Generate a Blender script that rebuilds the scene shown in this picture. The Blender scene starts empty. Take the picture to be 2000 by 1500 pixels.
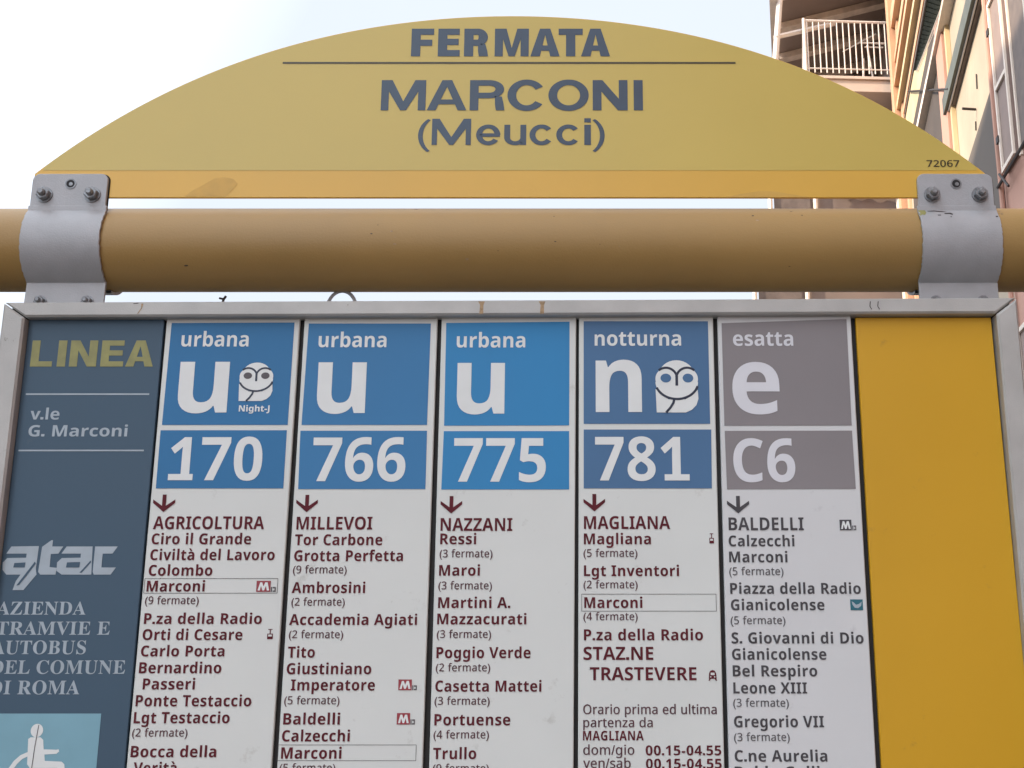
import bpy, bmesh, math, random
from mathutils import Vector, Matrix
random.seed(7)
R = math.radians
sc = bpy.context.scene
COL = sc.collection

# ------------------------------------------------------------------ camera
cam = bpy.data.cameras.new('camera'); cam.lens = 43.2; cam.sensor_width = 36; cam.shift_x = -0.0635
cam.clip_start = 0.05; cam.clip_end = 3000
camo = bpy.data.objects.new('camera', cam); COL.objects.link(camo)
CD, CH = 1.2782, 1.62                      # camera distance in front of the sign, eye height
camo.location = (0, -CD, CH); camo.rotation_euler = (R(90 + 14.4035), 0, 0)
sc.camera = camo

# ------------------------------------------------------------------ sky and sun
SUN_AZ, SUN_EL = -112, 27                  # clockwise from +Y, degrees: low sun from the left, behind the camera
w = bpy.data.worlds.new('World'); sc.world = w; w.use_nodes = True
nt = w.node_tree; N = nt.nodes; Lk = nt.links
for n in list(N): N.remove(n)
out = N.new('ShaderNodeOutputWorld'); bg = N.new('ShaderNodeBackground'); bg.inputs['Strength'].default_value = 0.12
sky = N.new('ShaderNodeTexSky'); sky.sky_type = 'NISHITA'; sky.sun_disc = False
sky.sun_elevation = R(SUN_EL); sky.sun_rotation = R(SUN_AZ); sky.dust_density = 2.0; sky.air_density = 1.0
tc = N.new('ShaderNodeTexCoord'); mp = N.new('ShaderNodeMapping'); mp.inputs['Scale'].default_value = (1.0, 1.0, 2.6)
cl = N.new('ShaderNodeTexNoise'); cl.inputs['Scale'].default_value = 2.2; cl.inputs['Detail'].default_value = 6; cl.inputs['Roughness'].default_value = .52
rp = N.new('ShaderNodeValToRGB'); rp.color_ramp.elements[0].position = .30; rp.color_ramp.elements[1].position = .66
rp.color_ramp.elements[0].color = (.92, .92, .92, 1); rp.color_ramp.elements[1].color = (.97, .97, .97, 1)
mx = N.new('ShaderNodeMix'); mx.data_type = 'RGBA'; mx.inputs['B'].default_value = (7.0, 7.6, 8.5, 1)
Lk.new(tc.outputs['Generated'], mp.inputs['Vector']); Lk.new(mp.outputs[0], cl.inputs['Vector'])
Lk.new(cl.outputs['Fac'], rp.inputs[0]); Lk.new(rp.outputs[0], mx.inputs['Factor'])
# bright veil of cloud, brighter towards the sun as thin cloud is
sdn = N.new('ShaderNodeVectorMath'); sdn.operation = 'DOT_PRODUCT'
_a, _e = math.radians(SUN_AZ), math.radians(SUN_EL)
sdn.inputs[1].default_value = (math.sin(_a) * math.cos(_e), math.cos(_a) * math.cos(_e), math.sin(_e))
Lk.new(tc.outputs['Generated'], sdn.inputs[0])
gl = N.new('ShaderNodeMapRange'); gl.inputs['From Min'].default_value = .12; gl.inputs['From Max'].default_value = 1
gl.inputs['To Min'].default_value = .57; gl.inputs['To Max'].default_value = 2.3; Lk.new(sdn.outputs['Value'], gl.inputs['Value'])
vc = N.new('ShaderNodeMix'); vc.data_type = 'RGBA'; vc.blend_type = 'MULTIPLY'; vc.inputs['Factor'].default_value = 1
vc.inputs['A'].default_value = (7.0, 7.6, 8.5, 1); Lk.new(gl.outputs[0], vc.inputs['B']); Lk.new(vc.outputs['Result'], mx.inputs['B'])
Lk.new(sky.outputs[0], mx.inputs['A']); Lk.new(mx.outputs['Result'], bg.inputs['Color']); Lk.new(bg.outputs[0], out.inputs[0])
sd = bpy.data.lights.new('sun', 'SUN'); sd.energy = 3.5; sd.angle = R(.5); sd.color = (1, .84, .64)
so = bpy.data.objects.new('sun', sd); COL.objects.link(so)
a, e = R(SUN_AZ), R(SUN_EL)
tosun = Vector((math.sin(a) * math.cos(e), math.cos(a) * math.cos(e), math.sin(e)))
so.rotation_euler = tosun.to_track_quat('Z', 'Y').to_euler()
sc.view_settings.view_transform = 'Standard'; sc.view_settings.look = 'None'
sc.view_settings.gamma = 1; sc.view_settings.use_curve_mapping = False
sc.view_settings.exposure = 0.90
sc.render.film_transparent = False

# ------------------------------------------------------------------ materials
def mat(name, col, rough=.5, var=.06, vscale=8., bump=0., bscale=200., metal=0., spec=.5, dark=None, dthr=.62, dscale=30.):
    m = bpy.data.materials.new(name); m.use_nodes = True; t = m.node_tree; n = t.nodes; l = t.links
    b = n['Principled BSDF']; b.inputs['Roughness'].default_value = rough; b.inputs['Metallic'].default_value = metal
    b.inputs['Specular IOR Level'].default_value = spec
    c = n.new('ShaderNodeTexCoord'); z = n.new('ShaderNodeTexNoise'); z.inputs['Scale'].default_value = vscale; z.inputs['Detail'].default_value = 5
    l.new(c.outputs['Object'], z.inputs['Vector'])
    r = n.new('ShaderNodeMapRange'); r.inputs['From Min'].default_value = .3; r.inputs['From Max'].default_value = .7
    r.inputs['To Min'].default_value = 1 - var; r.inputs['To Max'].default_value = 1 + var
    l.new(z.outputs['Fac'], r.inputs['Value'])
    mu = n.new('ShaderNodeMix'); mu.data_type = 'RGBA'; mu.blend_type = 'MULTIPLY'; mu.inputs['Factor'].default_value = 1
    mu.inputs['A'].default_value = (*col, 1); l.new(r.outputs[0], mu.inputs['B'])
    last = mu.outputs['Result']
    if dark:
        z2 = n.new('ShaderNodeTexNoise'); z2.inputs['Scale'].default_value = dscale; z2.inputs['Detail'].default_value = 8; z2.inputs['Roughness'].default_value = .7
        l.new(c.outputs['Object'], z2.inputs['Vector'])
        r2 = n.new('ShaderNodeMapRange'); r2.inputs['From Min'].default_value = dthr; r2.inputs['From Max'].default_value = dthr + .08
        l.new(z2.outputs['Fac'], r2.inputs['Value'])
        m2 = n.new('ShaderNodeMix'); m2.data_type = 'RGBA'; m2.inputs['B'].default_value = (*dark, 1)
        l.new(r2.outputs[0], m2.inputs['Factor']); l.new(last, m2.inputs['A']); last = m2.outputs['Result']
    l.new(last, b.inputs['Base Color'])
    # faint unevenness of the gloss
    r3 = n.new('ShaderNodeMapRange'); r3.inputs['To Min'].default_value = rough * .85; r3.inputs['To Max'].default_value = min(1, rough * 1.15)
    l.new(z.outputs['Fac'], r3.inputs['Value']); l.new(r3.outputs[0], b.inputs['Roughness'])
    if bump:
        z3 = n.new('ShaderNodeTexNoise'); z3.inputs['Scale'].default_value = bscale; z3.inputs['Detail'].default_value = 3
        l.new(c.outputs['Object'], z3.inputs['Vector'])
        bp = n.new('ShaderNodeBump'); bp.inputs['Strength'].default_value = bump; bp.inputs['Distance'].default_value = .001 if bscale > 60 else .01
        l.new(z3.outputs['Fac'], bp.inputs['Height']); l.new(bp.outputs[0], b.inputs['Normal'])
    return m

M = dict(
    tube=mat('ochre_tube_paint', (0.36, 0.222, 0.068), 0.5, .07, 6, .25, 500, dark=(.12, .075, .04), dthr=.68, dscale=45),
    plate=mat('yellow_plate_paint', (0.72, 0.43, 0.06), .38, .05, 5, .1, 300, dark=(.32, .19, .06), dthr=.70, dscale=18),
    film=mat('yellow_reflective_film', (0.59, 0.45, 0.1), .34, .04, 4, .08, 400, dark=(.45,.36,.11), dthr=.68, dscale=14),
    stain=mat('plate_stain', (0.64, 0.385, 0.07), .5, .1, 60),
    ink=mat('sign_ink_blue_black', (0.026, 0.055, 0.095), .33, .15, 30),
    inkb=mat('sign_ink_olive_black', (.05, .042, .012), .4, .1, 30),
    galv=mat('grey_clamp_paint', (0.38, 0.39, 0.4), 0.5, .07, 40, .3, 600, metal=.12, dark=(.20,.15,.11), dthr=.70, dscale=60),
    bolt=mat('zinc_bolt', (0.24, 0.25, 0.26), 0.45, .25, 200, .2, 900, metal=.5),
    hole=mat('dark_hole', (.01, .01, .012), .7),
    alu=mat('weathered_aluminium', (0.45, 0.45, 0.425), .5, .10, 22, .25, 700, metal=.1, dark=(.17, .15, .12), dthr=.66, dscale=90),
    shadow_edge=mat('dark_shadow_edge', (.012, .011, .01), .7),
    white=mat('white_strip_plastic', (0.7, 0.735, 0.7), 0.55, .025, 9, .05, 300, spec=0.25, dark=(.58,.60,.56), dthr=.61, dscale=26),
    white2=mat('greyish_strip_plastic', (0.66, 0.68, 0.675), 0.55, .025, 9, .05, 300, spec=0.25, dark=(.56,.57,.57), dthr=.61, dscale=26),
    lite=mat('white_print', (0.76, 0.8, 0.78), 0.55, .03, 30, spec=0.25),
    lite2=mat('grey_white_print', (0.7, 0.72, 0.75), 0.55, .03, 30, spec=0.25),
    blueA=mat('royal_blue_print', (0.028, 0.17, 0.37), 0.5, .05, 7, spec=0.3),
    blueB=mat('mid_blue_print', (0.04, 0.195, 0.41), 0.5, .05, 7, spec=0.3),
    blueC=mat('bright_blue_print', (0.03, 0.235, 0.5), 0.5, .05, 7, spec=0.3),
    blueD=mat('dull_blue_print', (0.07, 0.17, 0.32), 0.5, .05, 7, spec=0.3),
    grey=mat('grey_print', (0.25, 0.235, 0.24), 0.5, .05, 7, spec=0.3),
    maroon=mat('maroon_ink', (0.115, 0.02, 0.028), 0.65, .2, 60, spec=0.15),
    dgrey=mat('dark_grey_ink', (0.078, 0.075, 0.08), 0.65, .2, 60, spec=0.15),
    note=mat('soft_brown_ink', (0.11, 0.055, 0.065), 0.65, .2, 60, spec=0.15),
    note2=mat('soft_grey_ink', (0.12, 0.115, 0.12), 0.65, .2, 60, spec=0.15),
    navy=mat('navy_line_print', (.004, .014, .04), .45),
    red=mat('metro_red_print', (0.3, 0.024, 0.036), .45),
    teal=mat('teal_print', (0.012, 0.144, 0.192), .45),
    panel=mat('slate_blue_panel', (0.048, 0.093, 0.14), 0.5, .05, 5, .05, 200, spec=.35, dark=(.07,.11,.145), dthr=.64, dscale=20),
    olive=mat('faded_yellow_letters', (0.252, 0.246, 0.072), .45, .18, 60),
    pale=mat('pale_blue_print', (0.36, 0.432, 0.48), .45, .08, 50),
    sky=mat('light_blue_sticker', (0.192, 0.396, 0.48), .42, .06, 20),
    yellow=mat('plain_yellow_panel', (0.63, 0.345, 0.01), .42, .03, 5, .05, 300, dark=(.50,.28,.02), dthr=.62, dscale=22),
    black=mat('panel_backing', (.015, .014, .013), .7),
    rust=mat('brown_glue_residue', (.36, .25, .14), .7, .3, 300),
    cream=mat('cream_plaster', (0.43, 0.355, 0.265), .9, .10, 1.2, .5, 6, dark=(.38, .31, .22), dthr=.66, dscale=2.2),
    ochre=mat('ochre_plaster', (0.56, 0.44, 0.26), .9, .10, 1.5, .5, 6),
    orange=mat('salmon_orange_plaster', (0.58, 0.34, 0.21), .9, .12, 1.5, .5, 6),
    pink=mat('pink_plaster', (0.5, 0.285, 0.215), .9, .10, 1.0, .5, 6, dark=(.38, .23, .18), dthr=.66, dscale=2.5),
    taupe=mat('taupe_render', (.20, .155, .135), .9, .12, 1.3, .4, 6),
    brown=mat('dark_brown_wood', (0.15, 0.115, 0.1), .7, .2, 8),
    beam=mat('weathered_beam', (0.52, 0.44, 0.38), .8, .15, 8),
    rail=mat('white_railing_paint', (0.62, 0.55, 0.5), .5, .08, 20),
    wslab=mat('balcony_concrete', (.55, .45, .38), .85, .08, 3, .3, 10),
    awn=mat('grey_green_awning', (0.06, 0.075, 0.062), .85, .35, 40, .6, 40),
    gutter=mat('grey_metal_gutter', (0.1, 0.11, 0.095), 0.6, .15, 6, metal=.0),
    wall_shade=mat('warm_grey_wall_shade', (.115, .095, .08), .85, .08, 2),  # colour of the shadow painted low on the cream wall
    deep=mat('deep_taupe_shade', (0.075, 0.058, 0.05), .9, .15, 2.),  # dark tone for shading painted on the cream facade
    shut=mat('taupe_shutter', (.27, .195, .165), .7, .10, 6),
    trim=mat('pale_trim', (.75, .64, .54), .6, .06, 10),
    glass=mat('dark_window_glass', (.03, .035, .04), .08, .1, 3),
    iron=mat('dark_iron', (.03, .022, .02), .6, .2, 30),
    plaster2=mat('shaded_facade_plaster', (.42, .36, .30), .9, .1, .6, .4, 5),
    asphalt=mat('asphalt', (.05, .05, .052), .9, .2, 3, .6, 60),
    paving=mat('grey_paving', (0.11, 0.105, 0.1), .85, .12, 4, .4, 40),
    kerb=mat('travertine_kerb', (.42, .40, .36), .8, .12, 6, .3, 30),
    linep=mat('road_paint', (.7, .7, .68), .7, .12, 12),
    terrain=mat('far_ground', (0.07, 0.07, 0.055), .95, .2, .05),
)

# ------------------------------------------------------------------ helpers
def link(name, me, m=None, parent=None):
    o = bpy.data.objects.new(name, me); COL.objects.link(o)
    if m is not None:
        for k in (m if isinstance(m, (list, tuple)) else [m]): me.materials.append(M[k] if isinstance(k, str) else k)
    if parent is not None: o.parent = parent
    return o
def empty(name, loc=(0, 0, 0)):
    o = bpy.data.objects.new(name, None); o.location = loc; o.empty_display_size = .1; COL.objects.link(o); return o
def tag(o, label=None, cat=None, group=None, kind=None):
    if label: o['label'] = label
    if cat: o['category'] = cat
    if group: o['group'] = group
    if kind: o['kind'] = kind
    return o
class MB:
    """collects faces of one mesh; parents sit at the world origin's offset `org`"""
    def __init__(s, org=(0, 0, 0)): s.v = []; s.f = []; s.mi = []; s.org = Vector(org); s.cur = 0
    def add(s, vs, fs):
        b = len(s.v); s.v += [tuple(Vector(p) - s.org) for p in vs]; s.f += [tuple(i + b for i in f) for f in fs]; s.mi += [s.cur] * len(fs)
    def hexa(s, p):                      # 8 points: 4 front, 4 back
        s.add(p, [(0, 1, 2, 3), (7, 6, 5, 4), (0, 4, 5, 1), (1, 5, 6, 2), (2, 6, 7, 3), (3, 7, 4, 0)])
    def box(s, x0, x1, y0, y1, z0, z1):
        s.hexa([(x0, y0, z0), (x1, y0, z0), (x1, y0, z1), (x0, y0, z1), (x0, y1, z0), (x1, y1, z0), (x1, y1, z1), (x0, y1, z1)])
    def poly(s, pts, y):                 # flat print facing -Y (points in x,z)
        ar = sum(pts[i][0] * pts[(i + 1) % len(pts)][1] - pts[(i + 1) % len(pts)][0] * pts[i][1] for i in range(len(pts)))
        if ar < 0: pts = pts[::-1]
        s.add([(x, y, z) for x, z in pts], [tuple(range(len(pts)))])
    def slab(s, q, y0, y1, b=.0008):     # polygon plate with a softened front edge
        n = len(q); cx = sum(p[0] for p in q) / n; cz = sum(p[1] for p in q) / n
        ar = sum(q[i][0] * q[(i + 1) % n][1] - q[(i + 1) % n][0] * q[i][1] for i in range(n))
        if ar < 0: q = q[::-1]
        ins = []
        for i in range(n):
            p0, p1, p2 = Vector(q[i - 1]), Vector(q[i]), Vector(q[(i + 1) % n])
            d1 = (p1 - p0).normalized(); d2 = (p2 - p1).normalized()
            n1 = Vector((-d1.y, d1.x)); n2 = Vector((-d2.y, d2.x)); k = (n1 + n2)
            k = k / max(.3, k.dot(n1)); ins.append(p1 + k * b)
        vs = [(p.x, y0, p.y) for p in ins] + [(p[0], y0 + b, p[1]) for p in q] + [(p[0], y1, p[1]) for p in q]
        fs = [tuple(range(n)), tuple(reversed(range(2 * n, 3 * n)))]
        for i in range(n):
            j = (i + 1) % n
            fs += [(i, n + i, n + j, j), (n + i, 2 * n + i, 2 * n + j, n + j)]
        s.add(vs, fs)
    def tube(s, pts, r, n=12, caps=True):
        pts = [Vector(p) for p in pts]; rings = []; prev = None
        for i, p in enumerate(pts):
            d = (pts[min(i + 1, len(pts) - 1)] - pts[max(i - 1, 0)]).normalized()
            if prev is None: up = Vector((0, 0, 1)) if abs(d.z) < .9 else Vector((1, 0, 0)); u = d.cross(up).normalized()
            else: u = (prev - d * prev.dot(d)).normalized()
            prev = u; v = d.cross(u)
            rr = r[i] if isinstance(r, (list, tuple)) else r
            rings.append([p + (u * math.cos(2 * math.pi * k / n) + v * math.sin(2 * math.pi * k / n)) * rr for k in range(n)])
        vs = [q for ring in rings for q in ring]; fs = []
        for i in range(len(rings) - 1):
            for k in range(n):
                a_, b_ = i * n + k, i * n + (k + 1) % n
                fs.append((a_, a_ + n, b_ + n, b_))
        if caps: fs += [tuple(range(n)), tuple(reversed(range(len(vs) - n, len(vs))))]
        s.add(vs, fs)
    def build(s, name, m, parent=None, smooth=False):
        me = bpy.data.meshes.new(name); me.from_pydata(s.v, [], s.f); me.update()
        o = link(name, me, m, parent)
        for p, i in zip(me.polygons, s.mi): p.material_index = i; p.use_smooth = smooth
        bm = bmesh.new(); bm.from_mesh(me)
        if s.cur >= 0 and not getattr(s, 'flat', False): bmesh.ops.recalc_face_normals(bm, faces=bm.faces)
        bm.to_mesh(me); bm.free()
        return o
def flat(name, polys, m, parent, y):     # printed shapes
    b = MB(); b.flat = True
    for k, p in enumerate(polys): b.poly(p, y - k * 2e-5)
    return b.build(name, m, parent)

# lettering: Blender's built-in face with its mathematical bold / serif forms, turned to mesh and set to the measured size
def mathmap(t, up, lo, di):
    r = ''
    for ch in t:
        if 'A' <= ch <= 'Z': r += chr(up + ord(ch) - 65)
        elif 'a' <= ch <= 'z': r += chr(lo + ord(ch) - 97)
        elif '0' <= ch <= '9': r += chr(di + ord(ch) - 48)
        else: r += ch
    return r
FACE = dict(bold=(0x1D5D4, 0x1D5EE, 0x1D7EC), sans=(0x1D5A0, 0x1D5BA, 0x1D7E2), serif=(0x1D400, 0x1D41A, 0x1D7CE))
_tc = {}
def raw_text(t, face, off=0., space=1.):
    key = (t, face, off, space)
    if key in _tc: return _tc[key]
    c = bpy.data.curves.new('lettering', 'FONT'); c.body = mathmap(t, *FACE[face]); c.offset = off; c.space_character = space
    c.resolution_u = 4
    o = bpy.data.objects.new('lettering', c); COL.objects.link(o)
    bpy.context.view_layer.update()
    me = bpy.data.meshes.new_from_object(o.evaluated_get(bpy.context.evaluated_depsgraph_get()))
    vs = [tuple(v.co) for v in me.vertices]; fs = [tuple(p.vertices) for p in me.polygons]
    bpy.data.objects.remove(o); bpy.data.curves.remove(c); bpy.data.meshes.remove(me)
    _tc[key] = (vs, fs); return vs, fs
def xmax(t, face, off, sp): return max((v[0] for v in raw_text(t, face, off, sp)[0]), default=0)
STYLE = {  # face, extra stroke weight in em, spacing
    'N': ('bold', 0, 1.), 'n': ('bold', .006, 1.05), 'f': ('sans', .028, 1.06), 'r': ('sans', .030, 1.04), 'b': ('bold', 0, 1.), 's': ('serif', 0, 1.03),
    'm': ('bold', .016, 1.), 'h': ('bold', .085, 1.10), 'q': ('sans', .060, 1.), 't': ('sans', .045, 1.05)}
# plain grotesque capitals and a few small letters drawn as strokes; cap height 1, s = stem, t = bar thickness
def ring(cx, cy, rx, ry, s, t, a0, a1, n=40):
    P = []; 
    for k in range(n + 1):
        a_ = R(a0 + (a1 - a0) * k / n); P.append(((cx + rx * math.cos(a_), cy + ry * math.sin(a_)), (cx + (rx - s) * math.cos(a_), cy + (ry - t) * math.sin(a_))))
    return [[P[k][0], P[k + 1][0], P[k + 1][1], P[k][1]] for k in range(n)]
def rect(x0, y0, x1, y1): return [(x0, y0), (x1, y0), (x1, y1), (x0, y1)]
def glyph(c, w, s, t, x=.76):
    if c == 'F': return [rect(0, 0, s, 1), rect(s, 1 - t, w, 1), rect(s, .5 - t * .55, w * .93, .5 + t * .45)]
    if c == 'E': return [rect(0, 0, s, 1), rect(s, 1 - t, w * .98, 1), rect(s, .52 - t / 2, w * .94, .52 + t / 2), rect(s, 0, w, t)]
    if c == 'L': return [rect(0, 0, s, 1), rect(s, 0, w, t)]
    if c == 'I': return [rect(0, 0, w, 1)]
    if c == 'T': return [rect(0, 1 - t, w, 1), rect(w / 2 - s / 2, 0, w / 2 + s / 2, 1 - t)]
    if c == 'M': k = s * .88; return [rect(0, 0, k, 1), rect(w - k, 0, w, 1), [(k, 1), (k, .62), (w / 2 - s * .33, 0), (w / 2, 0), (w / 2, .30), (s * 1.25, 1)], [(w - k, 1), (w - s * 1.25, 1), (w / 2, .30), (w / 2, 0), (w / 2 + s * .33, 0), (w - k, .62)]]
    if c == 'N': return [rect(0, 0, s, 1), rect(w - s, 0, w, 1), [(s, 1), (s, .62), (w - s * 1.12, 0), (w - s, 0), (w - s, .38), (s * 1.12, 1)]]
    if c == 'A': m = w / 2; k = s * .56; return [[(0, 0), (s * 1.02, 0), (m, .78), (m, 1), (m - k, 1)], [(w, 0), (m + k, 1), (m, 1), (m, .78), (w - s * 1.02, 0)], rect(m * .55, .20, w - m * .55, .20 + t * .85)]
    if c == 'O': return ring(w / 2, .5, w / 2, .52, s, t, 0, 360, 60)
    if c == 'C': return ring(w / 2, .5, w / 2, .52, s, t, 33, 325, 50)
    if c == 'R':
        r = (1 - (.5 - t * .55)) / 2; cy = 1 - r; rx = w * .42
        return [rect(0, 0, s, 1), rect(s, 1 - t, w - rx - .02, 1), rect(s, cy - r, w - rx - .02, cy - r + t)] + ring(w - rx - .02, cy, rx, r, s, t, -90, 90, 24) + [[(w - s * 1.12, cy - r + t * .4), (w - s * .32, cy - r + t * .3), (w - s * .10, .2), (w, 0), (w - s * 1.0, 0), (w - s * 1.1, .2)]]
    if c == 'e': return ring(w / 2, x / 2, w / 2, x / 2 + .01, s, t, 0, 325, 46) + [rect(s * .6, x / 2 - t * .5, w - s * .06, x / 2 + t * .38)]
    if c == 'c': return ring(w / 2, x / 2, w / 2, x / 2 + .01, s, t, 38, 322, 40)
    if c == 'u': r = w / 2; return [rect(0, r * .7, s, x), rect(w - s, 0, w, x)] + ring(r, r * .7, r, r * .7 + .01, s, t, 180, 345, 26)
    if c == 'i': return [rect(0, 0, w, x), rect(0, .86, w, 1.02)]
    if c == '(': return ring(w * 2.2, .36, w * 2.2, .76, s * .8, t * .35, 124, 236, 26)
    if c == ')': return [[(w - a_, b_) for a_, b_ in q] for q in glyph('(', w, s, t)]
def drawn(name, glyphs, x0, x1, z, h, s, t, m, parent, y, xh=.76, shear=0.):
    tot = max(p + w_ for _, p, w_ in glyphs); k = (x1 - x0) / tot; P = []; F = []; n = 0
    for c, p, w_ in glyphs:
        for q in glyph(c, w_, s, t, xh):
            pts = [(x0 + (p + a_) * k, z + b_ * h) for a_, b_ in q]
            ar = sum(pts[i][0] * pts[(i + 1) % len(pts)][1] - pts[(i + 1) % len(pts)][0] * pts[i][1] for i in range(len(pts)))
            if ar < 0: pts = pts[::-1]
            o_ = len(P); P += [(a_, y - (n % 7) * 1.5e-5, b_) for a_, b_ in pts]; F.append(tuple(range(o_, o_ + len(pts)))); n += 1
    me = bpy.data.meshes.new(name); me.from_pydata(P, [], F); me.update()
    return link(name, me, m, parent)
_cap = {}
def letters(name, spec, m, parent, y):
    t, x0, x1, z, h, k = spec
    face, wt, sp = STYLE[k]; off = 0.
    if face not in _cap: _cap[face] = max(v[1] for v in raw_text('H', face)[0])
    plain = t.replace('à', 'a')
    vs, fs = raw_text(plain, face, off, sp)
    vs = list(vs); fs = list(fs); extra = []
    for i, ch in enumerate(t):
        if ch == '.' and face == 'bold':
            e1 = xmax(plain[:i + 1], face, off, sp); extra.append([(e1 - .15, 0), (e1 + .02, 0), (e1 + .02, .15), (e1 - .15, .15)])
        if ch == '-' and face == 'bold':
            e1 = xmax(plain[:i + 1], face, off, sp); extra.append([(e1 - .26, .2), (e1 + .01, .2), (e1 + .01, .31), (e1 - .26, .31)])
        if ch == 'à':
            e1 = xmax(plain[:i + 1], face, off, sp); extra.append([(e1 - .26, .60), (e1 - .15, .60), (e1 - .27, .78), (e1 - .42, .78)])
    if wt:                               # heavier weight: the same outline laid again a hair to the side
        nb = len(vs); base = list(vs); bf = list(fs)
        for dx, dy in ((-wt / 2, 0), (wt / 2, 0), (0, wt * .3), (0, -wt * .3)):
            o_ = len(vs); vs += [(v[0] + dx, v[1] + dy, v[2] + (o_ / nb)) for v in base]; fs += [tuple(i + o_ for i in f) for f in bf]
    mn = min(v[0] for v in vs); mxx = max(v[0] for v in vs); sx = (x1 - x0) / (mxx - mn); sz = h / _cap[face]
    P = [(x0 + (v[0] - mn) * sx, y - 1.2e-5 * v[2], z + v[1] * sz) for v in vs]
    for q in extra:
        b = len(P); P += [(x0 + (a_ - mn) * sx, y - 9e-5, z + c_ * sz) for a_, c_ in q]; fs.append((b, b + 1, b + 2, b + 3))
    me = bpy.data.meshes.new(name); me.from_pydata(P, [], fs); me.update()
    o = link(name, me, m, parent); o['text_kind'] = 'print'; del o['text_kind']
    return o

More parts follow.
